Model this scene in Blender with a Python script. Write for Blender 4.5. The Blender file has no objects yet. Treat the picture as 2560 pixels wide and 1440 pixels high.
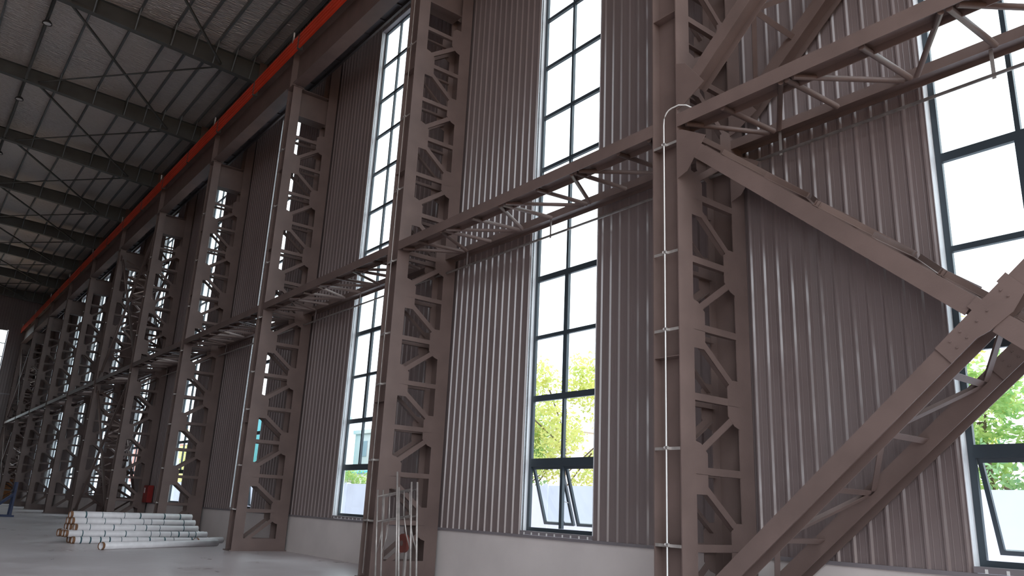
import bpy, math, random
from mathutils import Matrix, Vector
random.seed(7)
scene = bpy.context.scene
C = scene.collection

# ------------------------------------------------------------------ camera
cam_d = bpy.data.cameras.new('camera'); cam = bpy.data.objects.new('camera', cam_d); C.objects.link(cam)
cam_d.sensor_fit = 'HORIZONTAL'; cam_d.sensor_width = 36.0; cam_d.lens = 36.0 * 1957.0 / 2560.0
cam_d.clip_start = 0.05; cam_d.clip_end = 600
RX = Vector((0.61805, 0.18657, 0.76368)).normalized()
RZ = Vector((0.04511, 0.96118, -0.27220))
RZ = (RZ - RX * RZ.dot(RX)).normalized()
RY = RZ.cross(RX)
M = Matrix((RX, RY, RZ)).to_4x4(); M.translation = (0, 0, 1.65)
cam.matrix_world = M
scene.camera = cam

# ------------------------------------------------------------------ sky and exposure
world = bpy.data.worlds.new('overcast_sky'); scene.world = world; world.use_nodes = True
wn = world.node_tree.nodes; wl = world.node_tree.links
bg = wn['Background']
bg.inputs['Color'].default_value = (0.88, 0.94, 1.0, 1); bg.inputs['Strength'].default_value = 1.0
vs = scene.view_settings
vs.view_transform = 'Standard'; vs.look = 'None'; vs.gamma = 1.0; vs.use_curve_mapping = False
vs.exposure = 1.95
scene.cycles.max_bounces = 10; scene.cycles.diffuse_bounces = 6; scene.cycles.glossy_bounces = 4
scene.cycles.transparent_max_bounces = 16
scene.cycles.caustics_reflective = False; scene.cycles.caustics_refractive = False
scene.cycles.sample_clamp_indirect = 6.0

# ------------------------------------------------------------------ constants (metres; x along the wall, y towards it)
B = 9.0; CX = -7.88; HW = 0.265
YI0, YI1, YO0, YO1 = 9.08, 9.415, 10.48, 10.83
W = 10.916
XEND = -98.6; XOPEN = 2.6; YOPP = -13.4
NCOL = 11
def colx(k): return CX - B * k
def bayx(k): return CX - B * k + B / 2         # middle of bay k (between column k and column k-1)
def rtop(y): return 22.30 - 0.03 * (y if y > -1.2 else -2.4 - y)
def rbot(y): return 21.65 - 0.066 * (y if y > -1.2 else -2.4 - y)

# ------------------------------------------------------------------ materials
def srgb(r, g, b):
    f = lambda v: (v / 255 / 12.92) if v / 255 <= 0.04045 else ((v / 255 + 0.055) / 1.055) ** 2.4
    return (f(r), f(g), f(b), 1)
def mat(name, col, rough=0.5, metal=0.0, var=0.12, scale=3.0, bump=0.0, bscale=60.0, spec=0.5, stretch=(1, 1, 1), col2=None):
    m = bpy.data.materials.new(name); m.use_nodes = True
    n = m.node_tree.nodes; l = m.node_tree.links; p = n['Principled BSDF']
    p.inputs['Roughness'].default_value = rough; p.inputs['Metallic'].default_value = metal
    p.inputs['Specular IOR Level'].default_value = spec
    tc = n.new('ShaderNodeTexCoord'); mp = n.new('ShaderNodeMapping'); mp.inputs['Scale'].default_value = stretch
    geo = n.new('ShaderNodeNewGeometry'); l.new(geo.outputs['Position'], mp.inputs['Vector'])
    nz = n.new('ShaderNodeTexNoise'); nz.inputs['Scale'].default_value = scale; nz.inputs['Detail'].default_value = 5
    l.new(mp.outputs[0], nz.inputs['Vector'])
    rp = n.new('ShaderNodeValToRGB')
    a = [max(0, c * (1 - var)) for c in col[:3]] + [1]; b = [min(1, c * (1 + var)) for c in col[:3]] + [1]
    if col2: a, b = list(col), list(col2)
    rp.color_ramp.elements[0].position = 0.3; rp.color_ramp.elements[1].position = 0.7
    rp.color_ramp.elements[0].color = a; rp.color_ramp.elements[1].color = b
    l.new(nz.outputs['Fac'], rp.inputs[0]); l.new(rp.outputs[0], p.inputs['Base Color'])
    if bump:
        nb = n.new('ShaderNodeTexNoise'); nb.inputs['Scale'].default_value = bscale; nb.inputs['Detail'].default_value = 3
        l.new(mp.outputs[0], nb.inputs['Vector'])
        bp = n.new('ShaderNodeBump'); bp.inputs['Strength'].default_value = bump; bp.inputs['Distance'].default_value = 0.01
        l.new(nb.outputs['Fac'], bp.inputs['Height']); l.new(bp.outputs[0], p.inputs['Normal'])
    return m
M_STEEL = mat('brown_primer_steel', srgb(110, 93, 88), 0.5, 0, 0.13, 1.6, 0.15, 40)
M_DARK = mat('dark_green_grey_steel', srgb(92, 94, 92), 0.5, 0, 0.12, 1.5)
M_SHEET = mat('grey_wall_sheet', srgb(124, 111, 110), 0.19, 0, 0.06, 0.8, spec=1.0, stretch=(3, 3, 0.15))
M_TRIM = mat('grey_flashing', srgb(128, 122, 126), 0.4, 0, 0.05)
M_JAMB = mat('pale_jamb_flashing', srgb(240, 243, 247), 0.4, 0, 0.02)
M_PLASTER = mat('white_plaster', srgb(213, 205, 202), 0.85, 0, 0.06, 0.9, 0.1, 30)
M_FRAME = mat('slate_window_frame', srgb(56, 66, 74), 0.4, 0, 0.05)
M_GALV = mat('galvanised_tube', srgb(190, 186, 184), 0.35, 0.6, 0.08, 5)
M_PURLIN = mat('galvanised_purlin', srgb(120, 126, 128), 0.45, 0.3, 0.1, 2)
M_ORANGE = mat('orange_conductor_plastic', srgb(232, 68, 36), 0.45, 0, 0.1, 1.2)
M_WALK = mat('walkway_plate', srgb(84, 80, 82), 0.6, 0.1, 0.15, 2, 0.3, 30)
M_CONC = mat('boundary_concrete', srgb(226, 228, 238), 0.9, 0, 0.07, 0.5)
M_GROUND = mat('yard_ground', srgb(158, 126, 96), 0.95, 0, 0.12, 0.2)
M_PIPE = mat('white_wrapped_pipe', srgb(226, 224, 226), 0.4, 0, 0.06, 6, 0.3, 14)
M_TEAL = mat('teal_strap', srgb(46, 84, 92), 0.5, 0, 0.1)
M_RUST = mat('rusty_pipe_end', srgb(120, 84, 58), 0.8, 0, 0.25, 12)
M_TUBE = mat('scaffold_tube', srgb(176, 170, 166), 0.42, 0.5, 0.2, 8)
M_RED = mat('red_cabinet_paint', srgb(140, 26, 22), 0.4, 0, 0.08)
M_DRUM = mat('dull_red_paint', srgb(112, 58, 50), 0.6, 0, 0.1)
M_WHITE = mat('white_paint', srgb(232, 232, 230), 0.5, 0, 0.03)
M_BLUE = mat('blue_frame_paint', srgb(30, 46, 84), 0.5, 0, 0.12)
M_LAMP = mat('lamp_housing', srgb(60, 58, 58), 0.4, 0.3, 0.05)
M_BARK = mat('tree_bark', srgb(110, 94, 78), 0.9, 0, 0.2, 8)
M_BLD = mat('pale_building', srgb(232, 230, 228), 0.8, 0, 0.04)
M_BLDWIN = mat('building_glazing', srgb(170, 180, 190), 0.3, 0, 0.05)
M_CYAN = mat('cyan_sheet', srgb(90, 190, 205), 0.6, 0, 0.05)
M_YELLOW = mat('pale_yellow_render', srgb(226, 220, 150), 0.85, 0, 0.05)
M_TAN = mat('tan_board', srgb(196, 140, 96), 0.8, 0, 0.12, 3)
M_REDBRICK = mat('pinkish_render', srgb(206, 150, 140), 0.85, 0, 0.08)

def floor_mat():
    m = bpy.data.materials.new('dusty_concrete_floor'); m.use_nodes = True
    n = m.node_tree.nodes; l = m.node_tree.links; p = n['Principled BSDF']
    geo = n.new('ShaderNodeNewGeometry')
    n1 = n.new('ShaderNodeTexNoise'); n1.inputs['Scale'].default_value = 0.35; n1.inputs['Detail'].default_value = 7; n1.inputs['Roughness'].default_value = 0.62
    n2 = n.new('ShaderNodeTexNoise'); n2.inputs['Scale'].default_value = 3.2; n2.inputs['Detail'].default_value = 6
    l.new(geo.outputs['Position'], n1.inputs['Vector']); l.new(geo.outputs['Position'], n2.inputs['Vector'])
    mx = n.new('ShaderNodeMix'); mx.data_type = 'FLOAT'; mx.inputs[0].default_value = 0.35
    l.new(n1.outputs['Fac'], mx.inputs[2]); l.new(n2.outputs['Fac'], mx.inputs[3])
    r = n.new('ShaderNodeValToRGB'); r.color_ramp.elements[0].position = 0.36; r.color_ramp.elements[1].position = 0.62
    r.color_ramp.elements[0].color = srgb(190, 178, 179); r.color_ramp.elements[1].color = srgb(214, 207, 209)
    l.new(mx.outputs[0], r.inputs[0]); l.new(r.outputs[0], p.inputs['Base Color'])
    rr = n.new('ShaderNodeMapRange'); rr.inputs[1].default_value = 0.35; rr.inputs[2].default_value = 0.65; rr.inputs[3].default_value = 0.24; rr.inputs[4].default_value = 0.5
    l.new(mx.outputs[0], rr.inputs[0]); l.new(rr.outputs[0], p.inputs['Roughness'])
    bp = n.new('ShaderNodeBump'); bp.inputs['Strength'].default_value = 0.12; bp.inputs['Distance'].default_value = 0.02
    l.new(n2.outputs['Fac'], bp.inputs['Height']); l.new(bp.outputs[0], p.inputs['Normal'])
    return m
M_FLOOR = floor_mat()
def foil_mat():
    m = bpy.data.materials.new('foil_faced_insulation'); m.use_nodes = True
    n = m.node_tree.nodes; l = m.node_tree.links; p = n['Principled BSDF']
    p.inputs['Metallic'].default_value = 0.7; p.inputs['Roughness'].default_value = 0.33
    p.inputs['Base Color'].default_value = srgb(228, 219, 214)
    geo = n.new('ShaderNodeNewGeometry'); mp = n.new('ShaderNodeMapping'); mp.inputs['Scale'].default_value = (7.0, 1.6, 1)
    l.new(geo.outputs['Position'], mp.inputs['Vector'])
    nz = n.new('ShaderNodeTexNoise'); nz.inputs['Scale'].default_value = 1.6; nz.inputs['Detail'].default_value = 4; nz.inputs['Distortion'].default_value = 0.6
    l.new(mp.outputs[0], nz.inputs['Vector'])
    bp = n.new('ShaderNodeBump'); bp.inputs['Strength'].default_value = 1.0; bp.inputs['Distance'].default_value = 0.16
    l.new(nz.outputs['Fac'], bp.inputs['Height']); l.new(bp.outputs[0], p.inputs['Normal'])
    return m
M_FOIL = foil_mat()
def glass_mat():
    m = bpy.data.materials.new('window_glass'); m.use_nodes = True
    n = m.node_tree.nodes; l = m.node_tree.links
    n.remove(n['Principled BSDF'])
    t = n.new('ShaderNodeBsdfTransparent'); t.inputs[0].default_value = (0.93, 0.97, 0.97, 1)
    g = n.new('ShaderNodeBsdfGlossy'); g.inputs['Roughness'].default_value = 0.03
    lw = n.new('ShaderNodeLayerWeight'); lw.inputs['Blend'].default_value = 0.12
    fr = n.new('ShaderNodeMath'); fr.operation = 'MULTIPLY'; fr.inputs[1].default_value = 0.35; l.new(lw.outputs['Facing'], fr.inputs[0])
    mx = n.new('ShaderNodeMixShader')
    l.new(fr.outputs[0], mx.inputs[0]); l.new(t.outputs[0], mx.inputs[1]); l.new(g.outputs[0], mx.inputs[2])
    l.new(mx.outputs[0], n['Material Output'].inputs['Surface'])
    return m
M_GLASS = glass_mat()
def leaf_mat(name, c1, c2):
    m = bpy.data.materials.new(name); m.use_nodes = True
    n = m.node_tree.nodes; l = m.node_tree.links
    n.remove(n['Principled BSDF'])
    oi = n.new('ShaderNodeNewGeometry'); nz = n.new('ShaderNodeTexNoise'); nz.inputs['Scale'].default_value = 1.3
    l.new(oi.outputs['Position'], nz.inputs['Vector'])
    r = n.new('ShaderNodeValToRGB'); r.color_ramp.elements[0].color = c1; r.color_ramp.elements[1].color = c2
    r.color_ramp.elements[0].position = 0.35; r.color_ramp.elements[1].position = 0.65
    l.new(nz.outputs['Fac'], r.inputs[0])
    d = n.new('ShaderNodeBsdfDiffuse'); t = n.new('ShaderNodeBsdfTranslucent'); mx = n.new('ShaderNodeMixShader'); mx.inputs[0].default_value = 0.5
    l.new(r.outputs[0], d.inputs[0]); l.new(r.outputs[0], t.inputs[0])
    l.new(d.outputs[0], mx.inputs[1]); l.new(t.outputs[0], mx.inputs[2])
    l.new(mx.outputs[0], n['Material Output'].inputs['Surface'])
    return m
M_LEAF = [leaf_mat('yellow_green_leaves', srgb(200, 212, 132), srgb(232, 228, 150)), leaf_mat('green_leaves', srgb(146, 188, 120), srgb(204, 220, 146)),
          leaf_mat('cool_green_leaves', srgb(130, 176, 138), srgb(182, 212, 160))]

# ------------------------------------------------------------------ mesh helpers
class MB:
    def __init__(s): s.v = []; s.f = []; s.smooth = False
    def box(s, x0, x1, y0, y1, z0, z1):
        b = len(s.v)
        s.v += [(x0, y0, z0), (x1, y0, z0), (x1, y1, z0), (x0, y1, z0), (x0, y0, z1), (x1, y0, z1), (x1, y1, z1), (x0, y1, z1)]
        s.f += [tuple(b + i for i in q) for q in ((0, 3, 2, 1), (4, 5, 6, 7), (0, 1, 5, 4), (1, 2, 6, 5), (2, 3, 7, 6), (3, 0, 4, 7))]
        return s
    def prism(s, poly, d):                       # planar polygon of 3D points, extruded by d
        b = len(s.v); n = len(poly); d = Vector(d)
        s.v += [tuple(p) for p in poly] + [tuple(Vector(p) + d) for p in poly]
        s.f += [tuple(b + i for i in range(n)), tuple(b + n + i for i in reversed(range(n)))]
        for i in range(n):
            j = (i + 1) % n; s.f.append((b + i, b + n + i, b + n + j, b + j))
        return s
    def bar(s, a, c, sec, up=(0, 0, 1)):         # boxes of a section along a->c; sec: list of (u0,u1,w0,w1), u across, w up
        a = Vector(a); c = Vector(c); t = (c - a).normalized(); up = Vector(up)
        w = (up - t * up.dot(t)).normalized(); u = t.cross(w)
        for (u0, u1, w0, w1) in sec:
            s.prism([a + u * u0 + w * w0, a + u * u1 + w * w0, a + u * u1 + w * w1, a + u * u0 + w * w1], c - a)
        return s
    def tube(s, pts, r, n=8, cap=True):
        pts = [Vector(p) for p in pts]; b0 = len(s.v); s.smooth = True
        for i, p in enumerate(pts):
            t = (pts[min(i + 1, len(pts) - 1)] - pts[max(i - 1, 0)]).normalized()
            a = Vector((0, 0, 1)) if abs(t.z) < 0.9 else Vector((1, 0, 0))
            u = t.cross(a).normalized(); w = t.cross(u)
            for j in range(n):
                q = 2 * math.pi * j / n
                s.v.append(tuple(p + u * (r * math.cos(q)) + w * (r * math.sin(q))))
        for i in range(len(pts) - 1):
            for j in range(n):
                k = (j + 1) % n
                s.f.append((b0 + i * n + j, b0 + i * n + k, b0 + (i + 1) * n + k, b0 + (i + 1) * n + j))
        if cap:
            s.f.append(tuple(b0 + j for j in range(n))); e = b0 + (len(pts) - 1) * n
            s.f.append(tuple(e + j for j in reversed(range(n))))
        return s
    def mesh(s, name, m):
        me = bpy.data.meshes.new(name); me.from_pydata(s.v, [], s.f); me.materials.append(m); me.update()
        if s.smooth:
            me.polygons.foreach_set('use_smooth', [len(p.vertices) == 4 for p in me.polygons])
        return me
    def build(s, name, m, parent=None):
        return link(name, s.mesh(name, m), parent)
def fix_normals(me):
    import bmesh
    bm = bmesh.new(); bm.from_mesh(me); bmesh.ops.recalc_face_normals(bm, faces=bm.faces); bm.to_mesh(me); bm.free()
def link(name, me, parent=None, loc=None):
    o = bpy.data.objects.new(name, me); C.objects.link(o)
    if parent: o.parent = parent
    if loc: o.location = loc
    return o
def tag(o, label, cat, group=None, kind=None):
    o['label'] = label; o['category'] = cat
    if group: o['group'] = group
    if kind: o['kind'] = kind
    return o
def empty(name, loc=(0, 0, 0)):
    o = bpy.data.objects.new(name, None); C.objects.link(o); o.location = loc; o.empty_display_size = 0.2
    return o
def kids(o): return [x for x in C.objects if x.parent == o]
def copy_tree(o, children, loc):
    r = o.copy(); C.objects.link(r); r.location = loc
    for (ch, subs) in children:
        c = ch.copy(); C.objects.link(c); c.parent = r
        for g in subs:
            d = g.copy(); C.objects.link(d); d.parent = c
    return r
def tree_of(o): return [(c, [g for g in c.children]) for c in o.children]
ORD = ['first', 'second', 'third', 'fourth', 'fifth', 'sixth', 'seventh', 'eighth', 'ninth', 'tenth', 'eleventh', 'twelfth']

# ------------------------------------------------------------------ floor, yard
tag(MB().box(XEND - 0.3, XOPEN, YOPP - 0.2, W + 0.2, -0.25, 0).build('floor', M_FLOOR), 'dusty grey concrete floor of the steel hall', 'floor', kind='structure')
tag(MB().box(-300, 200, -200, 260, -0.6, -0.26).build('ground', M_GROUND), 'bare yard ground outside the hall', 'ground', kind='structure')

tag(MB().box(-150, 12, W + 0.3, 24.0, -0.26, -0.2).build('bounce_strip', M_CONC), 'pale ground strip added to bounce light onto the boundary wall', 'reflector', kind='structure')  # pale slab added outside to bounce daylight onto the boundary wall
# ------------------------------------------------------------------ long wall with ribbed sheets
RIB = 0.25
def sheet_profile(n):                            # (along, depth) points of n rib modules, rib first at 0.125
    pts = []
    for i in range(n):
        o = i * RIB
        pts += [(o, 0)]
        for mr in (0.045,):
            pts += [(o + mr - 0.007, 0), (o + mr - 0.003, 0.0016), (o + mr + 0.003, 0.0016), (o + mr + 0.007, 0)]
        pts += [(o + 0.094, 0), (o + 0.106, 0.029), (o + 0.132, 0.029), (o + 0.156, 0)]
        for mr in (0.205,):
            pts += [(o + mr - 0.007, 0), (o + mr - 0.003, 0.0016), (o + mr + 0.003, 0.0016), (o + mr + 0.007, 0)]
    pts.append((n * RIB, 0))
    return pts
_sheet = {}
def sheet_mesh(length, z0, z1, axis, cut0=0.0):
    key = (round(length, 3), z0, z1, axis, round(cut0, 3))
    if key in _sheet: return _sheet[key]
    prof = [p for p in sheet_profile(8) if cut0 - 1e-6 <= p[0] <= cut0 + length + 1e-6]
    if prof[0][0] > cut0 + 1e-5: prof.insert(0, (cut0, 0))
    if prof[-1][0] < cut0 + length - 1e-5: prof.append((cut0 + length, 0))
    mb = MB(); n = len(prof)
    for z in (z0, z1):
        for (u, d) in prof:
            mb.v.append((u - cut0, -d, z) if axis == 'x' else (d, u - cut0, z))
    T = 0.05
    for z in (z0, z1):
        for (u, d) in prof:
            mb.v.append((u - cut0, T, z) if axis == 'x' else (-T, u - cut0, z))
    for i in range(n - 1):
        mb.f.append((i, i + 1, n + i + 1, n + i)); mb.f.append((2 * n + i + 1, 2 * n + i, 3 * n + i, 3 * n + i + 1))
        mb.f.append((n + i, n + i + 1, 3 * n + i + 1, 3 * n + i)); mb.f.append((i + 1, i, 2 * n + i, 2 * n + i + 1))
    mb.f.append((0, n, 3 * n, 2 * n)); mb.f.append((n - 1, 3 * n - 1, 4 * n - 1, 2 * n - 1)[::-1])
    me = mb.mesh('wall_sheet', M_SHEET); fix_normals(me)
    _sheet[key] = me
    return me
ZS0, ZS1 = 1.15, 22.15                            # sheets run from the flashing to the eave
WZ0, WZ1 = 1.26, 17.82                            # window opening
wall = tag(empty('wall_long', (0, W, 0)), 'long side wall of ribbed grey metal sheets over a low white plinth', 'wall', kind='structure')
def put_sheets(xa, xb, z0, z1, phase):            # 1 m sheets between xa and xb; ribs at phase + 0.25 n
    x = xa
    nxt = phase - 0.125 + math.floor((xa - phase + 0.125) / 1.0 + 1) * 1.0
    while x < xb - 1e-4:
        e = min(nxt, xb)
        cut = (x - (phase - 0.125)) % 0.25
        link('wall_sheet', sheet_mesh(e - x, z0, z1, 'x', cut), wall, (x, 0, 0))
        x = e; nxt = e + 1.0
def win_l(k): return bayx(k) - 1.135
def win_r(k): return bayx(k) + 1.035
XR_ALL = XOPEN
for k in range(-1, NCOL):
    xa = max(colx(k), XEND); xb = colx(k - 1) if k > -1 else XOPEN
    if k == -1:
        put_sheets(colx(-1), XOPEN, ZS0, ZS1, -7.583); continue
    put_sheets(xa, win_l(k), ZS0, ZS1, -7.583)
    put_sheets(win_r(k), xb, ZS0, ZS1, -11.192)
    put_sheets(win_l(k), win_r(k), WZ1 + 0.06, ZS1, -7.583)
if colx(NCOL - 1) > XEND: put_sheets(XEND, colx(NCOL - 1), ZS0, ZS1, -7.583)
MB().box(XEND, XOPEN, 0.0, 0.24, 0, 1.10).build('plinth', M_PLASTER, wall)
MB().box(XEND, XOPEN, -0.035, 0.05, 1.095, 1.15).build('base_flashing', M_TRIM, wall)
MB().box(XEND, XOPEN, -0.03, 0.2, 22.15, 22.4).build('eave_trim', M_TRIM, wall)

# ------------------------------------------------------------------ windows
TR = [WZ0 + 1.38 * i for i in range(13)]
YF0, YF1 = W + 0.135, W + 0.195
def make_window(k):
    xl, xr = win_l(k), win_r(k); xm = (xl + xr) / 2
    x0 = xl
    w = empty('window_%d' % (k + 1), (xl, W, 0))
    def P(name, x0, x1, y0, y1, z0, z1, m=M_FRAME, par=None):
        return MB().box(x0 - xl, x1 - xl, y0 - W, y1 - W, z0, z1).build(name, m, par or w)
    P('jamb', xl - 0.012, xl, W - 0.012, W + 0.26, WZ0 - 0.04, WZ1 + 0.05, M_JAMB)
    P('jamb', xr, xr + 0.012, W - 0.012, W + 0.26, WZ0 - 0.04, WZ1 + 0.05, M_JAMB)
    P('head', xl - 0.012, xr + 0.012, W - 0.02, W + 0.26, WZ1 + 0.0, WZ1 + 0.06, M_TRIM)
    P('sill', xl - 0.012, xr + 0.012, W - 0.03, W + 0.26, WZ0 - 0.105, WZ0 - 0.03, M_TRIM)
    for i in range(9):
        xx = xl + 0.12 + i * 0.2415
        P('sill_gap', xx, xx + 0.035, W - 0.036, W - 0.03, WZ0 - 0.105, WZ0 - 0.055, M_WHITE)  # white blocks standing in for rib gaps that show the white wall
    P('frame_post', xl, xl + 0.085, YF0, YF1, WZ0 - 0.03, WZ1)
    P('frame_post', xr - 0.085, xr, YF0, YF1, WZ0 - 0.03, WZ1)
    for i, z in enumerate(TR):
        hgt = 0.065 if i in (4, 2) else (0.085 if i == 1 else 0.042)
        if i == 0: P('bottom_rail', xl + 0.085, xr - 0.085, YF0, YF1, WZ0 - 0.03, WZ0 + 0.045)
        elif i == 12: P('top_rail', xl + 0.085, xr - 0.085, YF0, YF1, z - 0.05, z)
        else: P('transom', xl + 0.085, xr - 0.085, YF0 - 0.012, YF1, z - hgt, z + hgt)
    for i in range(12):
        z0, z1 = TR[i] + 0.045, TR[i + 1] - 0.042
        if i == 0:
            continue
        hw = 0.06 if i in (2, 3) else 0.032
        P('mullion', xm - hw, xm + hw, YF0 - 0.01, YF1, z0, z1)
        for (a, b) in ((xl + 0.085, xm - hw), (xm + hw, xr - 0.085)):
            P('pane', a, b, W + 0.16, W + 0.168, z0, z1, M_GLASS)
    z0, z1 = TR[0] + 0.05, TR[1] - 0.085
    if k == 2 or k > 3:
        P('pane', xl + 0.085, xr - 0.085, W + 0.16, W + 0.168, TR[0] + 0.045, z1, M_GLASS)
    else:
        P('mullion', xm - 0.04, xm + 0.04, YF0 - 0.01, YF1, z0, z1)
        ang = math.radians(18 if k < 2 else 6)
        for (a, b) in ((xl + 0.09, xm - 0.045), (xm + 0.045, xr - 0.09)):
            s = empty('sash', (a - xl, YF0 - W + 0.03, z1)); s.parent = w; s.rotation_euler = (ang, 0, 0)
            ww, hh = b - a, z1 - z0
            MB().box(0, 0.06, 0, 0.05, -hh, 0).box(ww - 0.06, ww, 0, 0.05, -hh, 0).box(0.06, ww - 0.06, 0, 0.05, -0.06, 0).box(0.06, ww - 0.06, 0, 0.05, -hh, -hh + 0.06).build('sash_frame', M_FRAME, s)
            MB().box(0.06, ww - 0.06, 0.02, 0.028, -hh + 0.06, -0.06).build('pane', M_GLASS, s)
            MB().bar((ww * 0.72, 0, -hh + 0.05), (ww * 0.68, -0.03, -hh + 0.22), [(-0.01, 0.01, -0.01, 0.01)]).build('handle', M_FRAME, s)
            MB().bar((ww - 0.02, 0.02, -hh * 0.62), (ww - 0.02, -0.16, -hh * 0.55), [(-0.008, 0.008, -0.008, 0.008)]).build('stay', M_GALV, s)
    return w
for k in range(0, NCOL):
    w = make_window(k)
    lab = ('tall slate framed window at the right edge, with tilted bottom sashes' if k == 0 else
           'tall slate framed window with two tilted bottom sashes, just left of the nearest column' if k == 1 else
           'tall window left of the scaffold column, with one wide closed bottom pane' if k == 2 else
           '%s tall narrow wall window counted from the right edge' % ORD[k])
    tag(w, lab, 'window', kind='structure')

# ------------------------------------------------------------------ far end wall
wf = tag(empty('wall_far', (XEND, 0, 0)), 'far end wall of ribbed grey metal sheets with a bright window', 'wall', kind='structure')
EY0, EY1, EZ0, EZ1 = 5.3, 7.75, 2.0, 17.7
y = -13.4
while y < W - 1e-3:
    e = min(y + 1.0, W)
    if y < EY0 < e: e = EY0
    if y < EY1 < e: e = EY1
    if EY0 - 1e-3 < y < EY1 - 1e-3:
        link('wall_sheet', sheet_mesh(e - y, EZ1, 22.45, 'y'), wf, (0, y, 0)); link('wall_sheet', sheet_mesh(e - y, 1.15, EZ0, 'y'), wf, (0, y, 0))
    else:
        link('wall_sheet', sheet_mesh(e - y, 1.15, round(rtop(y) + 0.24, 2), 'y'), wf, (0, y, 0))
    y = e
MB().box(-0.24, 0, YOPP, W, 0, 1.15).build('plinth', M_PLASTER, wf)
for z in (10.9,): MB().box(0.03, 0.07, 7.6, W - 0.1, z, z + 0.12).build('girt', M_TRIM, wf)
w = empty('window_12', (XEND, EY0, 0)); tag(w, 'bright window in the far end wall', 'window', kind='structure')
ey = EY1 - EY0
for (a, b, z0, z1) in ((0, 0.09, EZ0, EZ1), (ey - 0.09, ey, EZ0, EZ1), (ey / 2 - 0.03, ey / 2 + 0.03, EZ0, EZ1)):
    MB().box(-0.2, -0.14, a, b, z0, z1).build('frame_post', M_FRAME, w)
for i in range(12):
    z = EZ0 + (EZ1 - EZ0) * i / 11
    MB().box(-0.2, -0.14, 0.09, ey - 0.09, z - 0.04, z + 0.04).build('transom', M_FRAME, w)
    if i < 11:
        for (a, b) in ((0.09, ey / 2 - 0.03), (ey / 2 + 0.03, ey - 0.09)):
            MB().box(-0.175, -0.168, a, b, z + 0.04, EZ0 + (EZ1 - EZ0) * (i + 1) / 11 - 0.04).build('pane', M_GLASS, w)

# ------------------------------------------------------------------ opposite side wall (behind the camera)
wo = tag(empty('wall_opposite', (0, YOPP, 0)), 'opposite side wall of the hall behind the camera', 'wall', kind='structure')
MB().box(XEND, XOPEN, -0.2, 0, 0, 1.15).build('plinth', M_PLASTER, wo)
OPP_W = 0.12                                       # half width of its unseen openings, sized to tune the hall's daylight
for k in range(-1, NCOL):
    xa = colx(k) if k < NCOL - 1 else XEND; xb = min(colx(k - 1), XOPEN); xm = bayx(k)
    MB().box(xa, xm - OPP_W, -0.15, 0, 1.15, 22.3).build('wall_panel', M_SHEET, wo)
    MB().box(xm + OPP_W, xb, -0.15, 0, 1.15, 22.3).build('wall_panel', M_SHEET, wo)
    MB().box(xm - OPP_W, xm + OPP_W, -0.15, 0, WZ1, 22.3).build('wall_panel', M_SHEET, wo)

# ------------------------------------------------------------------ roof: insulation panels, purlins
roof = tag(empty('ceiling', (0, 0, 0)), 'sloping roof underside of silver foil insulation over purlins', 'ceiling', kind='structure')
PUR = [-13.0, -11.4, -9.8, -8.2, -6.6, -5.0, -3.4, -1.6, 0.1, 1.75, 3.2, 4.9, 6.45, 7.45, 8.35, 9.25, 10.1, 10.75]
for i in range(len(PUR) - 1):
    y0, y1 = PUR[i], PUR[i + 1]
    if i == 0: y0 = YOPP - 0.2
    if i == len(PUR) - 2: y1 = W + 0.25
    z0, z1 = rtop(y0) + 0.21, rtop(y1) + 0.21
    MB().prism([(XEND, y0, z0), (XEND, y1, z1), (XEND, y1, z1 + 0.1), (XEND, y0, z0 + 0.1)], (XOPEN - XEND, 0, 0)).build('roof_panel', M_FOIL, roof)
for y in PUR:
    z = rtop(y)
    for k in range(-1, NCOL):
        x0 = colx(k) if k < NCOL - 1 else colx(k); x1 = min(colx(k - 1), XOPEN)
        MB().box(x0, x1, y - 0.004, y + 0.004, z, z + 0.21).box(x0, x1, y, y + 0.075, z, z + 0.006).box(x0, x1, y + 0.069, y + 0.075, z, z + 0.025).build('purlin', M_PURLIN, roof)

# ------------------------------------------------------------------ rafters
def make_rafter():
    r = empty('roof_rafter', (0, 0, 0))
    ys = [10.86, 9.0, 6.0, 3.0, 0.0, -1.2, -3.0, -6.0, -9.0, YOPP + 0.1]
    def strip(x0, x1, lo, hi):
        mb = MB()
        for i in range(len(ys) - 1):
            a, b = ys[i], ys[i + 1]
            mb.prism([(x0, a, lo(a)), (x0, b, lo(b)), (x0, b, hi(b)), (x0, a, hi(a))], (x1 - x0, 0, 0))
        return mb
    strip(-0.005, 0.005, lambda y: rbot(y) + 0.014, lambda y: rtop(y) - 0.014).build('web', M_DARK, r)
    strip(-0.15, 0.15, rbot, lambda y: rbot(y) + 0.014).build('bottom_flange', M_DARK, r)
    strip(-0.15, 0.15, lambda y: rtop(y) - 0.014, rtop).build('top_flange', M_DARK, r)
    for y in (9.3, 6.4, 3.3):
        MB().box(0.005, 0.14, y - 0.006, y + 0.006, rbot(y) + 0.014, rtop(y) - 0.014).build('stiffener', M_DARK, r)
    for y in PUR:
        if y > 0.05 and y < 10.5:
            MB().bar((0.1, y, rbot(y) + 0.03), (0.72, y, rtop(y) + 0.03), [(-0.025, 0.025, -0.003, 0.003), (-0.025, -0.019, -0.003, 0.045)]).build('fly_brace', M_PURLIN, r)
    return r
raf = make_rafter(); raft = tree_of(raf)
for k in range(-1, NCOL):
    o = raf if k == -1 else copy_tree(raf, raft, (0, 0, 0))
    o.location = (colx(k), 0, 0)
    tag(o, 'dark tapered roof rafter above the %s lattice column from the right edge' % ORD[k] if k >= 0 else 'dark tapered roof rafter just beyond the right edge', 'rafter', 'roof rafters')

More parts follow.
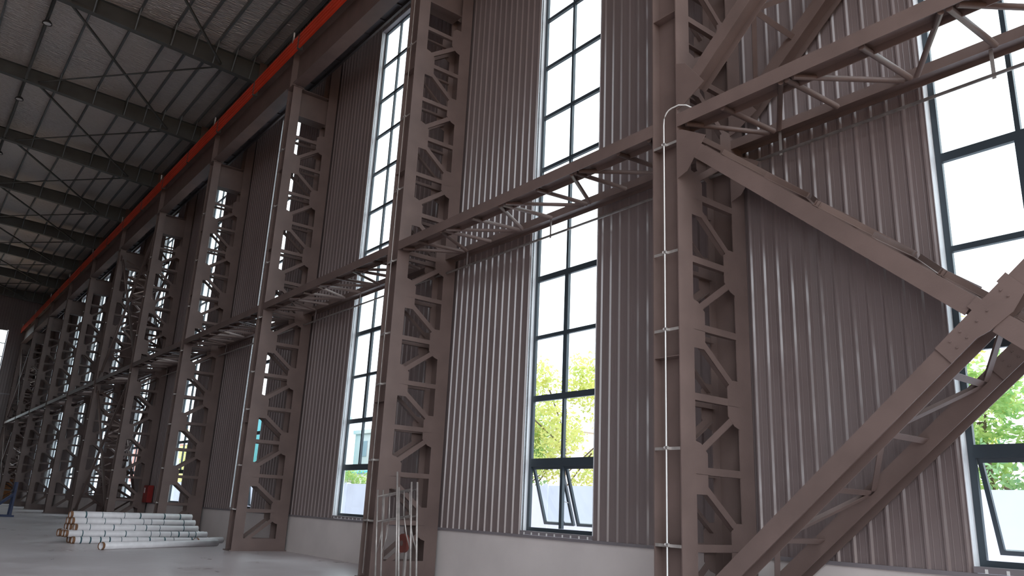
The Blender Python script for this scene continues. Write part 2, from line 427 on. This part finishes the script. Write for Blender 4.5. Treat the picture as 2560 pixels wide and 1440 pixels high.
# roof bracing, struts, lamps
for k in range(0, NCOL):
    xa, xb = colx(k) + 0.15, colx(k - 1) - 0.15
    nm = ORD[k]
    zr = lambda y: rbot(y) + 0.12
    for i, (ya, yb) in enumerate(((8.7, 2.3), (2.3, 8.7))):
        o = MB().bar((xa, ya, zr(ya)), (xb, yb, zr(yb)), [(-0.045, 0.045, -0.004, 0.004), (-0.045, -0.037, -0.004, 0.085)]).build('roof_brace', M_DARK)
        tag(o, 'dark roof brace in the %s roof bay from the right, %s diagonal' % (nm, 'falling' if i else 'rising'), 'brace', 'diagonal roof braces')
    o = empty('roof_strut', (colx(k), 1.75, rbot(1.75) + 0.16))
    MB().tube([(0.14, 0, 0), (B - 0.14, 0, 0)], 0.075, 10).build('tube', M_DARK, o)
    MB().box(0.006, 0.15, -0.1, 0.1, -0.09, 0.09).build('end_plate', M_DARK, o); MB().box(B - 0.15, B - 0.006, -0.1, 0.1, -0.09, 0.09).build('end_plate', M_DARK, o)
    tag(o, 'dark tubular roof strut spanning the %s roof bay from the right' % nm, 'strut', 'tubular roof struts')
    o = empty('high_bay_lamp', (colx(k) + 7.0, 1.77, 21.3))
    rings = 20
    mb = MB(); rr = [(0.02, 0.16), (0.12, 0.15), (0.19, 0.06), (0.2, 0.0), (0.165, 0.0), (0.16, 0.02)]
    for (r, z) in rr:
        for j in range(rings): mb.v.append((r * math.cos(2 * math.pi * j / rings), r * math.sin(2 * math.pi * j / rings), z))
    for i in range(len(rr) - 1):
        for j in range(rings):
            q = (j + 1) % rings; mb.f.append((i * rings + j, i * rings + q, (i + 1) * rings + q, (i + 1) * rings + j))
    mb.smooth = True
    mb.build('housing', M_LAMP, o)
    mb = MB(); mb.v = [(0.16 * math.cos(2 * math.pi * j / rings), 0.16 * math.sin(2 * math.pi * j / rings), 0.019) for j in range(rings)]; mb.f = [tuple(reversed(range(rings)))]
    MB().tube([(0, 0, 0.019), (0, 0, 0.03)], 0.158, 20).build('lens', M_WHITE, o)
    MB().tube([(0, 0, 0.15), (0, 0, 0.33)], 0.012, 6).build('hook', M_LAMP, o)
    tag(o, 'round high bay lamp hanging in the %s roof bay from the right' % nm, 'lamp', 'high bay lamps')

# ------------------------------------------------------------------ lattice columns
LEV = [1.23 + 1.093 * i for i in range(13)]       # bracing levels
ZTOP = 16.3
def make_column():
    c = empty('lattice_column', (0, 0, 0))
    def leg(name, y0, y1, z0, z1):
        ym = (y0 + y1) / 2
        MB().box(-HW, -HW + 0.018, y0, y1, z0, z1).box(HW - 0.018, HW, y0, y1, z0, z1).box(-HW + 0.018, HW - 0.018, ym - 0.006, ym + 0.006, z0, z1).build(name, M_STEEL, c)
    leg('inner_leg', YI0, YI1, 0.03, ZTOP); leg('outer_leg', YO0, YO1, 0.03, 22.0)
    MB().box(-0.3, 0.3, YI0 - 0.06, YO1 + 0.05, 0, 0.03).build('base_plate', M_STEEL, c)
    MB().box(-0.3, 0.3, YI0 - 0.05, YI1 + 0.05, ZTOP, ZTOP + 0.03).build('cap_plate', M_STEEL, c)
    for s in (-1, 1):
        x = s * HW
        MB().box(x - 0.006 - 0.006 * s, x + 0.006 - 0.006 * s, YI1, YO0, 0.03, 0.38).build('shoe_plate', M_STEEL, c)
    ym = (YI0 + YI1) / 2
    for z in (1.25, 4.0, 7.55, 10.0, 13.0):
        MB().box(-HW + 0.018, HW - 0.018, YI0 + 0.01, ym - 0.006, z - 0.006, z + 0.006).build('stiffener', M_STEEL, c)
    hz = {}
    MB().box(-0.01, 0.01, YI1 - 0.16, YO0 + 0.16, 15.2, ZTOP).build('shoulder_plate', M_STEEL, c)
    for z in (15.2, ZTOP - 0.02): MB().box(-HW + 0.018, HW - 0.018, YI1, YO0, z, z + 0.02).build('shoulder_flange', M_STEEL, c)
    for s in (-1, 1):
        x = s * HW
        for i, z in enumerate(LEV):
            key = (s,)
            if s not in hz:
                hz[s] = MB().box(min(x - 0.001 * s, x - 0.011 * s), max(x - 0.001 * s, x - 0.011 * s), YI1, YO0, -0.055, 0.055).box(min(x, x - 0.09 * s), max(x, x - 0.09 * s), YI1, YO0, -0.055, -0.045).mesh('lacing_strut', M_STEEL)
            link('lacing_strut', hz[s], c, (0, 0, z))
            node_left = (i % 2 == 1)
            gk = (s, 'g', node_left)
            if gk not in hz:
                if node_left: poly = [(x, YI1, -0.34), (x, YI1 + 0.24, -0.34), (x, YI1 + 0.27, -0.28), (x, YI1 + 0.27, 0.26), (x, YI1 + 0.12, 0.4), (x, YI1, 0.43)]
                else: poly = [(x, YO0, -0.4), (x, YO0 - 0.12, -0.36), (x, YO0 - 0.27, -0.22), (x, YO0 - 0.27, 0.24), (x, YO0 - 0.14, 0.36), (x, YO0, 0.36)]
                mb = MB().prism([(p[0], p[1], p[2]) for p in poly], (-0.012 * s, 0, 0)); me = mb.mesh('gusset_plate', M_STEEL); fix_normals(me); hz[gk] = me
            link('gusset_plate', hz[gk], c, (0, 0, z))
            # diagonal from this level up to the next one
            if i < len(LEV) - 1 or True:
                z2 = z + 1.093
                if z2 > 15.4: continue
                dk = (s, 'd', node_left)
                if dk not in hz:
                    a, b = ((YI0 + YI1) / 2, 0.09), ((YO0 + YO1) / 2, 1.093 - 0.03)
                    if not node_left: a, b = ((YO0 + YO1) / 2, 0.03), ((YI0 + YI1) / 2, 1.093 + 0.05)
                    def at(yy): t = (yy - a[0]) / (b[0] - a[0]); return a[1] + (b[1] - a[1]) * t
                    ya, yb = (YI1 + 0.1, YO0 - 0.1) if node_left else (YO0 - 0.1, YI1 + 0.1)
                    A = Vector((x - 0.002 * s, ya, at(ya))); Bv = Vector((x - 0.002 * s, yb, at(yb)))
                    t = (Bv - A).normalized(); 
                    mb = MB(); n = Vector((1, 0, 0)).cross(t)
                    if n.z < 0: n = -n
                    q = 0.058
                    mb.prism([A + n * q, Bv + n * q, Bv - n * q, A - n * q], (-0.009 * s, 0, 0))
                    mb.prism([A - n * q, Bv - n * q, Bv - n * (q - 0.01), A - n * (q - 0.01)], (-0.09 * s, 0, 0))
                    me = mb.mesh('lacing_diagonal', M_STEEL); fix_normals(me); hz[dk] = me
                link('lacing_diagonal', hz[dk], c, (0, 0, z))
        # lowest diagonal down to the shoe
        A = Vector((x - 0.002 * s, YO0 - 0.08, 1.05)); Bv = Vector((x - 0.002 * s, YI1 + 0.05, 0.3)); t = (Bv - A).normalized(); n = Vector((1, 0, 0)).cross(t); q = 0.058
        mb = MB().prism([A + n * q, Bv + n * q, Bv - n * q, A - n * q], (-0.009 * s, 0, 0)); me = mb.mesh('lacing_diagonal', M_STEEL); fix_normals(me); link('lacing_diagonal', me, c)
    return c
col = make_column(); colt = tree_of(col)
for k in range(-1, NCOL):
    o = col if k == -1 else copy_tree(col, colt, (0, 0, 0))
    o.location = (colx(k), 0, 0)
    lab = {-1: 'brown steel lattice column just beyond the right edge', 0: 'nearest brown steel lattice column, meeting the cross braces on its right',
           1: 'second lattice column from the right, with scaffold frames at its foot', 2: 'third lattice column from the right, just right of the wrapped pipe pile'}.get(k, '%s steel lattice column counted from the right edge' % ORD[max(k, 0)])
    tag(o, lab, 'column', 'steel lattice columns')

# ------------------------------------------------------------------ tie trusses between columns at mid height
def hsec(h, d):                                   # H section lying on its side: two upright flanges and a level web; u = depth, w = height
    return [(-d / 2, -d / 2 + 0.014, -h / 2, h / 2), (d / 2 - 0.014, d / 2, -h / 2, h / 2), (-d / 2 + 0.014, d / 2 - 0.014, -0.005, 0.005)]
ZT = 7.905
def make_tie():
    t = empty('tie_truss', (0, 0, 0))
    x0, x1 = HW, B - HW
    MB().bar((x0, (YI0 + YI1) / 2, ZT), (x1, (YI0 + YI1) / 2, ZT), hsec(0.23, YI1 - YI0)).build('inner_chord', M_STEEL, t)
    MB().bar((x0, 10.645, ZT + 0.03), (x1, 10.645, ZT + 0.03), hsec(0.16, 0.3)).build('outer_chord', M_STEEL, t)
    p = B / 8; ya, yb = YI0 + 0.06, 10.5
    for i in range(1, 8):
        MB().tube([(i * p, ya, ZT - 0.1), (i * p, yb, ZT - 0.02)], 0.045, 8).build('strut', M_STEEL, t)
    for i in range(0, 8):
        a, b = i * p + 0.1, (i + 1) * p - 0.1
        if i == 0: a += 0.3
        if i == 7: b -= 0.3
        q = (ya, yb) if i % 2 == 0 else (yb, ya)
        zz = {ya: ZT - 0.1, yb: ZT - 0.02}; MB().tube([(a, q[0], zz[q[0]]), (b, q[1], zz[q[1]])], 0.042, 8).build('diagonal', M_STEEL, t)
    return t
tie = make_tie(); tiet = tree_of(tie)
for k in range(0, NCOL):
    o = tie if k == 0 else copy_tree(tie, tiet, (0, 0, 0))
    o.location = (colx(k), 0, 0)
    tag(o, 'horizontal tie truss of two beams and tubes %s' % ('right of the nearest column' if k == 0 else 'in the %s bay from the right edge' % ORD[k]), 'truss', 'mid-height tie trusses')

# ------------------------------------------------------------------ cross bracing between columns
def make_brace(bh=0.235, bd=0.32):
    b = empty('cross_brace', (0, 0, 0))
    yi = (YI0 + YI1) / 2; yo = 10.645
    def member(name, a, c, y, d=bd): MB().bar((a[0], y, a[1]), (c[0], y, c[1]), hsec(bh, d)).build(name, M_STEEL, b)
    def lace(a, c, flip, off=0.0):
        a = Vector((a[0], 0, a[1])); c = Vector((c[0], 0, c[1])); L = (c - a).length; t = (c - a) / L
        a = a + Vector((-t.z, 0, t.x)) * off; c = c + Vector((-t.z, 0, t.x)) * off
        n = max(2, int(L / 0.95)); s = L / n
        for i in range(n):
            p0 = a + t * (i * s); p1 = a + t * ((i + 1) * s)
            q = (YI1 - 0.02, 10.5) if (i + flip) % 2 else (10.5, YI1 - 0.02)
            nrm = Vector((-t.z, 0, t.x))
            MB().bar((p0.x, q[0], p0.z), (p1.x, q[1], p1.z), [(-0.045, 0.045, -0.004, 0.004), (-0.045, -0.037, 0.004, 0.08)], nrm).build('lacing_diagonal', M_STEEL, b)
            if i: MB().bar((p0.x, YI1 - 0.02, p0.z), (p0.x, 10.5, p0.z), [(-0.045, 0.045, -0.004, 0.004), (-0.045, -0.037, 0.004, 0.08)], nrm).build('lacing_strut', M_STEEL, b)
    for (zl, zh, nm) in ((0.05, 7.8, 'lower'), (8.02, 16.1, 'upper')):
        s = (zh - zl) / B
        ang = math.atan(s)
        e = HW + 0.25
        lo = (e, zl + s * e); hi = (B - e, zh - s * e); mid = (B / 2, (zl + zh) / 2)
        for y in (yi, yo):
            member('brace_member', lo, hi, y)
            ca, sa = math.cos(ang), math.sin(ang)
            g = 0.17 / max(0.3, math.sin(2 * ang))
            member('brace_member', (e, zh - s * e), (mid[0] - ca * g, mid[1] + sa * g), y)
            member('brace_member', (mid[0] + ca * g, mid[1] - sa * g), (B - e, zl + s * e), y)
            yy = y - bd / 2 - 0.0075
            # centre splice plate along the continuous member, with ears for the other one
            T = Vector((ca, 0, sa)); N = Vector((-sa, 0, ca)); mv = Vector((mid[0], yy, mid[1]))
            pl = [(-0.62, -0.125), (-0.62, 0.125), (-0.05, 0.125), (-0.05, 0.19), (0.1, 0.19), (0.1, 0.125), (0.34, 0.125), (0.34, 0.15), (0.47, 0.15), (0.47, -0.125), (0.2, -0.2), (0.1, -0.19), (-0.1, -0.17), (-0.25, -0.125)]
            if bh < 0.2: pl = [(-0.2, -0.06), (-0.2, 0.06), (0.2, 0.06), (0.2, -0.06)]
            mb = MB().prism([mv + T * p[0] + N * p[1] for p in pl], (0, -0.012, 0)); me = mb.mesh('gusset_plate', M_STEEL); fix_normals(me); link('gusset_plate', me, b)
            for (u, v) in () if bh < 0.2 else ((-0.45, 0.05), (-0.45, -0.05), (-0.3, 0.05), (-0.3, -0.05), (0.3, 0.05), (0.3, -0.05), (0.05, 0), (-0.1, 0)):
                p = mv + T * u + N * v
                MB().tube([p + Vector((0, -0.012, 0)), p + Vector((0, -0.024, 0))], 0.014, 6).build('bolt', M_STEEL, b)
            # end gussets at the columns
            for (sx, x0) in ((1, HW), (-1, B - HW)):
                for (zc, sz) in ((zl, 1), (zh, -1)):
                    if zc < 1: p = [(0, 0.02), (0.2, 0.02), (0.62, 0.42), (0.46, 0.6), (0.12, 0.72), (0, 0.72)] if bh > 0.2 else [(0, 0.1), (0.5, 0.36), (0.4, 0.5), (0, 0.5)]
                    else: p = [(0, 0.08), (0.1, 0.1), (0.56, 0.36), (0.4, 0.58), (0.18, 0.86), (0, 0.93)] if bh > 0.2 else [(0, 0.1), (0.5, 0.38), (0.4, 0.52), (0, 0.55)]
                    mb = MB().prism([(x0 + sx * u, yy, zc + sz * v) for (u, v) in p], (0, 0.014, 0)); me = mb.mesh('gusset_plate', M_STEEL); fix_normals(me); link('gusset_plate', me, b)
        lace((e + 0.3, zl + s * (e + 0.3)), hi, 0); lace((e + 0.3, zh - s * (e + 0.3)), (B - e, zl + s * e), 1, 0.12)
    return b
br = make_brace(); slim = make_brace(0.1, 0.12); slimt = tree_of(slim)
for k, lab in ((0, 'large brown cross brace in front of the rightmost window'), (5, 'slim cross brace in the sixth bay from the right, halfway down the hall'), (10, 'slim cross brace in the last bay beside the far end wall')):
    o = br if k == 0 else slim if k == 5 else copy_tree(slim, slimt, (0, 0, 0))
    o.location = (colx(k), 0, 0); tag(o, lab, 'brace', 'column cross braces')

# ------------------------------------------------------------------ crane girders, conductor rail, walkway
YG = (YI0 + YI1) / 2
def make_girder():
    g = empty('crane_girder', (0, 0, 0))
    x0, x1 = 0.012, B - 0.012; z0, z1 = ZTOP + 0.05, 17.75
    MB().box(x0, x1, YG - 0.007, YG + 0.007, z0 + 0.02, z1 - 0.022).build('web', M_STEEL, g)
    MB().box(x0, x1, YG - 0.23, YG + 0.23, z1 - 0.022, z1).build('top_flange', M_STEEL, g)
    MB().box(x0 + 0.3, x1 - 0.3, YG - 0.23, YG + 0.23, z0, z0 + 0.02).build('bottom_flange', M_STEEL, g)
    MB().box(x0, x1, YG - 0.035, YG + 0.035, z1, z1 + 0.12).build('crane_rail', M_STEEL, g)
    for x in (x0, x1 - 0.014):
        MB().box(x, x + 0.014, YG - 0.22, YG + 0.22, ZTOP + 0.03, z1 - 0.022).build('end_plate', M_STEEL, g)
    for i in range(1, 6):
        x = B * i / 6
        for s in (1,):
            MB().box(x - 0.005, x + 0.005, min(YG + s * 0.007, YG + s * 0.12), max(YG + s * 0.007, YG + s * 0.12), z0 + 0.12, z1 - 0.022).build('stiffener', M_STEEL, g)
    return g
gd = make_girder(); gdt = tree_of(gd)
for k in range(0, NCOL):
    o = gd if k == 0 else copy_tree(gd, gdt, (0, 0, 0))
    o.location = (colx(k), 0, 0)
    tag(o, 'deep crane girder resting on the %s and %s lattice columns from the right' % (ORD[k], ORD[k - 1]) if k else 'deep crane girder over the nearest bay, right of the nearest column', 'girder', 'crane girders')
    w = empty('crane_walkway', (colx(k), 0, 17.5))
    MB().box(0.02, B - 0.02, YG + 0.24, YO0 - 0.02, 0, 0.02).build('plate', M_WALK, w)
    MB().box(0.02, B - 0.02, YO0 - 0.1, YO0 - 0.02, -0.14, 0).build('edge_beam', M_WALK, w)
    for i in range(1, 8): MB().box(B * i / 8 - 0.03, B * i / 8 + 0.03, YG + 0.24, YO0 - 0.1, -0.06, 0).build('rib', M_WALK, w)
    tag(w, 'dark walkway plates behind the crane girder in the %s bay from the right' % ORD[k], 'walkway', 'crane walkways')
cr = empty('conductor_rail', (XEND, 8.86, 17.5)); L = colx(-1) - XEND
tag(cr, 'orange conductor rail of four bars running along the crane girders', 'conductor rail')
for i in range(4): MB().box(0.3, L, -0.02 - 0.0 * i, 0.05, 0.02 + i * 0.155, 0.02 + i * 0.155 + 0.115).build('conductor_bar', M_ORANGE, cr)
x = 1.5
while x < L:
    MB().box(x - 0.05, x + 0.05, -0.024, 0.16, 0.0, 0.62).build('bar_clamp', M_DARK, cr); x += 4.5
for k in range(NCOL):
    xx = colx(k) - XEND
    if xx > 0.3: MB().tube([(xx + 0.2, 0.0, 0.5), (xx + 0.2, 0.0, 0.95)], 0.04, 8).build('insulator', M_GALV, cr)

# ------------------------------------------------------------------ conduits on the columns, pipe along the wall
for k in range(0, NCOL):
    o = empty('conduit', (colx(k), YI0 - 0.02, 0))
    if k == 0:
        pts = [(0.0, 0, 0.1), (0, 0, 7.9)] + [(0.17 - 0.17 * math.cos(a), 0, 7.95 + 0.2 * math.sin(a)) for a in (0.3, 0.6, 0.9, 1.2, 1.57)] + [(0.32, 0, 8.15), (0.46, 0.02, 8.1), (0.56, 0.05, 8.02), (0.7, 0.05, 8.01)]
    else:
        pts = [(0, 0, 0.1), (0, 0, 15.9)]
    mc = (M_WHITE, M_TUBE)[k] if k < 2 else M_STEEL
    MB().tube(pts, 0.0115, 8).build('tube', mc, o)
    for z in (1.25, 2.62, 4.42, 5.67, 7.54) + (() if k == 0 else (9.5, 11.6, 13.8)):
        MB().box(-0.262, 0.262, 0.024, 0.03, z - 0.022, z + 0.022).build('bracket', M_TUBE, o)
        MB().tube([(-0.03, 0.0, z + 0.01), (0.03, 0.0, z + 0.01)], 0.026, 8).build('clamp', M_GALV, o)
    tag(o, 'thin silver conduit bending over onto the tie beam at the nearest column' if k == 0 else 'thin conduit up the inner leg of the %s lattice column from the right' % ORD[k], 'conduit', 'column conduits')
wp = empty('wall_pipe', (XEND, 10.56, 7.5)); tag(wp, 'thin pipe hung below the tie trusses along the long wall', 'pipe')
MB().tube([(0.2, 0, 0), (colx(-1) - XEND, 0, 0)], 0.026, 8).build('tube', M_TUBE, wp)
for k in range(NCOL):
    for dx in (B / 2 - 0.08, 1.2):
        x = colx(k) + dx - XEND; MB().box(x - 0.025, x + 0.025, -0.008, 0.0, -0.06, 0.42).build('hanger', M_GALV, wp)

# ------------------------------------------------------------------ pipe pile
def pipe(a, b, label, group, bands=True, r=0.105):
    a = Vector(a); b = Vector(b); L = (b - a).length; t = (b - a) / L
    o = empty('wrapped_pipe', a); o.rotation_euler = t.to_track_quat('X', 'Z').to_euler()
    n = 14; mb = MB(); ri = r - 0.014; mb.smooth = True
    for (x, q) in ((0, r), (L, r), (L, ri), (0, ri)):
        for j in range(n): mb.v.append((x, q * math.cos(2 * math.pi * j / n), q * math.sin(2 * math.pi * j / n)))
    for i in range(4):
        for j in range(n):
            e = (j + 1) % n; ii = (i + 1) % 4; mb.f.append((i * n + j, i * n + e, ii * n + e, ii * n + j))
    me = mb.mesh('barrel', M_PIPE); fix_normals(me); link('barrel', me, o)
    MB().tube([(-0.03, 0, 0), (0.05, 0, 0)], r + 0.004, 12, False).build('end_band', M_RUST, o)
    if bands:
        x = random.uniform(0.15, 0.5)
        while x < L - 0.15:
            w = random.choice((0.02, 0.03, 0.045)); MB().tube([(x, 0, 0), (x + w, 0, 0)], r + 0.003, 12, False).build('strap', M_TEAL, o)
            x += random.uniform(0.25, 0.85)
    tag(o, label, 'pipe', group)
pipe((-25.75, 5.39, 0.106), (-27.95, 9.4, 0.106), 'bare pale pipe lying loose on the floor in front of the pile', 'pile of pipes', False)
pipe((-28.9, 9.0, 0.106), (-29.7, 10.15, 0.106), 'short pale pipe end sticking out beyond the right of the pile', 'pile of pipes', False)
LAY = [(6, 5.15, 9.55), (5, 4.85, 9.4), (4, 5.1, 9.1), (3, 5.0, 9.0), (2, 5.05, 9.0)]
LN = ['lowest', 'second lowest', 'middle', 'second highest', 'top']
for li, (n, y0, y1) in enumerate(LAY):
    for i in range(n):
        x0 = -28.5 - 0.215 * i - 0.107 * li; z = 0.106 + 0.187 * li
        j = random.uniform(-0.1, 0.1)
        pipe((x0, y0 + j, z), (x0 - 0.75, y1 + j, z), 'white plastic wrapped pipe in the %s layer of the pile' % LN[li], '%s layer of wrapped pipes' % LN[li])

# ------------------------------------------------------------------ scaffold frames at the second column
def scaffold(x, y, lean, w, label):
    o = empty('portal_scaffold', (x, y, 0)); o.rotation_euler = (0, lean, 0)
    for i, xx in enumerate((0, w)):
        MB().tube([(xx, 0, 0.0), (xx, 0, 1.95)], 0.021, 8).build('post', M_TUBE, o)
    for z in (1.8, 1.26): MB().tube([(0, 0, z), (w, 0, z)], 0.019, 8).build('rail', M_TUBE, o)
    for xx in (0.3, w - 0.3): MB().tube([(xx, 0, 1.26), (xx, 0, 1.8)], 0.014, 6).build('spindle', M_TUBE, o)
    MB().tube([(0, 0, 0.55), (0.18, 0, 0.9), (0.28, 0, 1.26)], 0.014, 6).build('knee_brace', M_TUBE, o)
    MB().tube([(w, 0, 0.55), (w - 0.18, 0, 0.9), (w - 0.28, 0, 1.26)], 0.014, 6).build('knee_brace', M_TUBE, o)
    tag(o, label, 'scaffold', 'scaffold frames')
scaffold(-16.02, 8.92, math.radians(-7), 1.45, 'front steel scaffold frame leaning at the foot of the second column')
scaffold(-15.9, 8.99, math.radians(-7), 1.45, 'rear steel scaffold frame nested behind the leaning front frame')
o = empty('scaffold_pole', (-14.95, 8.82, 0)); MB().tube([(0, 0, 0), (-0.33, 0, 2.32)], 0.021, 8).build('tube', M_TUBE, o); MB().tube([(0.05, 0.03, 0), (-0.26, 0.03, 2.0)], 0.021, 8).build('tube', M_TUBE, o)
tag(o, 'loose scaffold poles leaning at the middle of the scaffold frames', 'pole')
o = empty('hose_reel', (-15.75, 9.35, 0.82))
MB().tube([(0, 0.0, 0), (0, 0.09, 0)], 0.2, 18).build('drum', M_DRUM, o); MB().tube([(0, -0.012, 0), (0, 0, 0)], 0.06, 10).build('hub', M_STEEL, o)
MB().box(-0.03, 0.03, 0.09, 0.14, -0.8, 0.1).build('stand', M_TUBE, o)
tag(o, 'dark red reel standing behind the scaffold frames', 'reel')

# ------------------------------------------------------------------ small things down the hall
o = empty('fire_cabinet', (-43.05, 10.72, 1.15))
MB().box(-0.42, 0.42, -0.12, 0.12, 0, 0.82).build('box', M_RED, o)
MB().box(-0.39, 0.39, -0.135, -0.12, 0.03, 0.79).build('door', M_RED, o)
MB().box(-0.3, -0.08, -0.14, -0.135, 0.45, 0.7).build('notice', M_WHITE, o)
tag(o, 'red fire cabinet on the wall between distant columns', 'cabinet')
o = empty('blue_trestle', (-52.4, 5.72, 0))
for dx in (-0.5, 0.5):
    MB().bar((dx, 0.32, 0), (dx * 0.7, 0.36, 1.85), [(-0.04, 0.04, -0.05, 0.05)], (0, 1, 0)).build('post', M_BLUE, o)
    MB().box(dx - 0.07, dx + 0.07, -1.2, 0.5, 0.0, 0.09).build('foot_rail', M_BLUE, o)
    MB().bar((dx, -0.9, 0.05), (dx * 0.8, 0.33, 1.2), [(-0.04, 0.04, -0.04, 0.04)]).build('diagonal', M_BLUE, o)
MB().box(-0.5, 0.5, 0.28, 0.4, 1.35, 1.45).build('cross_rail', M_BLUE, o)
tag(o, 'blue steel trestle standing at the left edge of the floor', 'trestle')
o = empty('board_stack', (-92.5, 9.95, 0))
for i in range(3): MB().box(-0.9 + 0.05 * i, 0.9, -0.35, 0.35, 0.75 * i, 0.75 * i + 0.72).build('crate', M_TAN, o)
tag(o, 'tan crates stacked by the far end wall', 'crates')

# ------------------------------------------------------------------ outside: boundary wall, trees, buildings
o = tag(empty('boundary_wall', (0, 24.0, -0.26)), 'pale concrete boundary wall outside the windows', 'wall')
for i in range(0, 48):
    MB().box(8 - 4 * i - 3.97, 8 - 4 * i, 0, 0.2, 0, 3.02).build('wall_panel', M_CONC, o)
    MB().box(8 - 4 * i - 0.15, 8 - 4 * i + 0.15, -0.06, 0.26, 0, 3.1).build('pier', M_CONC, o)
def tree(x, y, h, r, m, n, label, seed, zc=None):
    rnd = random.Random(seed)
    o = empty('tree', (x, y, -0.26)); zc = zc or h * 0.62
    MB().tube([(0, 0, 0), (0.1, 0, h * 0.35), (-0.05, 0.1, h * 0.75)], 0.13, 8).build('trunk', M_BARK, o)
    for q in range(5):
        a = q * 1.3; MB().tube([(0.05, 0, h * (0.3 + 0.08 * q)), (r * 0.6 * math.cos(a), r * 0.6 * math.sin(a), h * (0.5 + 0.08 * q))], 0.04, 5).build('branch', M_BARK, o)
    cl = []
    for q in range(22):
        a = rnd.uniform(0, 6.28); rr = r * math.sqrt(rnd.random()) * 0.85; zz = zc + rnd.uniform(-1, 1) * (h - zc) * 0.92
        f = math.sqrt(max(0.1, 1 - ((zz - zc) / (h - zc)) ** 2)); cl.append((rr * f * math.cos(a), rr * f * math.sin(a), zz, rnd.uniform(0.35, 0.7) * r * 0.55))
    mb = MB()
    for i in range(n):
        c = rnd.choice(cl); d = Vector((rnd.gauss(0, 1), rnd.gauss(0, 1), rnd.gauss(0, 1))).normalized() * (c[3] * rnd.random() ** 0.4)
        p = Vector(c[:3]) + d
        if p.z < 1.0: continue
        t = Vector((rnd.gauss(0, 1), rnd.gauss(0, 1), rnd.gauss(0, 0.7))).normalized(); u = t.cross(Vector((rnd.gauss(0, 1), rnd.gauss(0, 1), rnd.gauss(0, 1)))).normalized()
        l = rnd.uniform(0.09, 0.17); b = len(mb.v)
        mb.v += [tuple(p - t * l), tuple(p + u * l * 0.45), tuple(p + t * l), tuple(p - u * l * 0.45)]; mb.f.append((b, b + 1, b + 2, b + 3))
    f = mb.build('foliage', m, o); f['kind'] = 'stuff'
    tag(o, label, 'tree', 'trees beyond the boundary wall')
tree(-31.9, 28.4, 9.7, 3.7, M_LEAF[0], 5200, 'yellow green tree seen through the right half of the second window', 1)
tree(-36.1, 29.3, 8.3, 3.3, M_LEAF[1], 4200, 'leafy tree seen through the left half of the second window', 2)
tree(-34.1, 26.4, 4.3, 2.8, M_LEAF[2], 2600, 'low bushy tree just above the boundary wall, second window', 3, 3.0)
tree(-10.8, 27.7, 7.1, 2.4, M_LEAF[1], 3800, 'green tree seen through the rightmost window', 4)
tree(-8.5, 27.0, 4.3, 2.7, M_LEAF[2], 2600, 'low green tree above the boundary wall in the rightmost window', 5, 3.0)
tree(-12.6, 29.8, 10.3, 1.8, M_LEAF[0], 1500, 'thin tall tree behind the cross brace centre', 6)
tree(-53.2, 26.7, 4.3, 2.1, M_LEAF[1], 1800, 'low tree above the boundary wall in the third window', 7, 3.0)
tree(-88.0, 27.7, 9.8, 4.8, M_LEAF[0], 4200, 'yellow tree outside the fifth window', 8)
def building(x, y, w, d, h, label, floors, m=M_BLD):
    o = empty('distant_building', (x, y, -0.26))
    MB().box(-w / 2, w / 2, 0, d, 0, h).build('body', m, o); MB().box(-w / 2 - 0.2, w / 2 + 0.2, -0.2, d + 0.2, h, h + 0.4).build('parapet', m, o)
    nx = max(2, int(w / 4)); 
    for f in range(floors):
        for i in range(nx):
            xx = -w / 2 + (i + 0.5) * w / nx; zz = (f + 0.5) * h / floors
            MB().box(xx - 0.8, xx + 0.8, -0.05, 0, zz - 0.9, zz + 0.7).build('window', M_BLDWIN, o)
    tag(o, label, 'building')
building(-66, 40, 26, 12, 9.0, 'pale low building far outside the third window', 3)
building(-13.2, 62, 5.5, 8, 24, 'pale distant tower outside the rightmost window', 7)
building(-83.5, 31, 9, 8, 10.4, 'cyan clad building seen past the third column', 2, M_CYAN)
building(-112.0, 31, 12, 8, 7.6, 'pale yellow building seen past the fourth column', 2, M_YELLOW)
building(-138.0, 31, 14, 8, 9.0, 'pinkish building seen past the fifth column', 2, M_REDBRICK)
o = empty('cyan_shed', (-60.0, 29.0, -0.26))
MB().box(-3.2, 3.2, 0, 3, 0, 4.0).build('body', M_WHITE, o); MB().prism([(-3.5, -0.3, 4.0), (3.5, -0.3, 4.0), (3.5, 3.3, 4.5), (-3.5, 3.3, 4.5)], (0, 0, 0.12)).build('roof', M_CYAN, o); MB().box(-3.2, 1.5, -0.06, 0, 3.0, 4.0).build('fascia', M_CYAN, o)
tag(o, 'shed with a cyan fascia beyond the wall in the third window', 'shed')
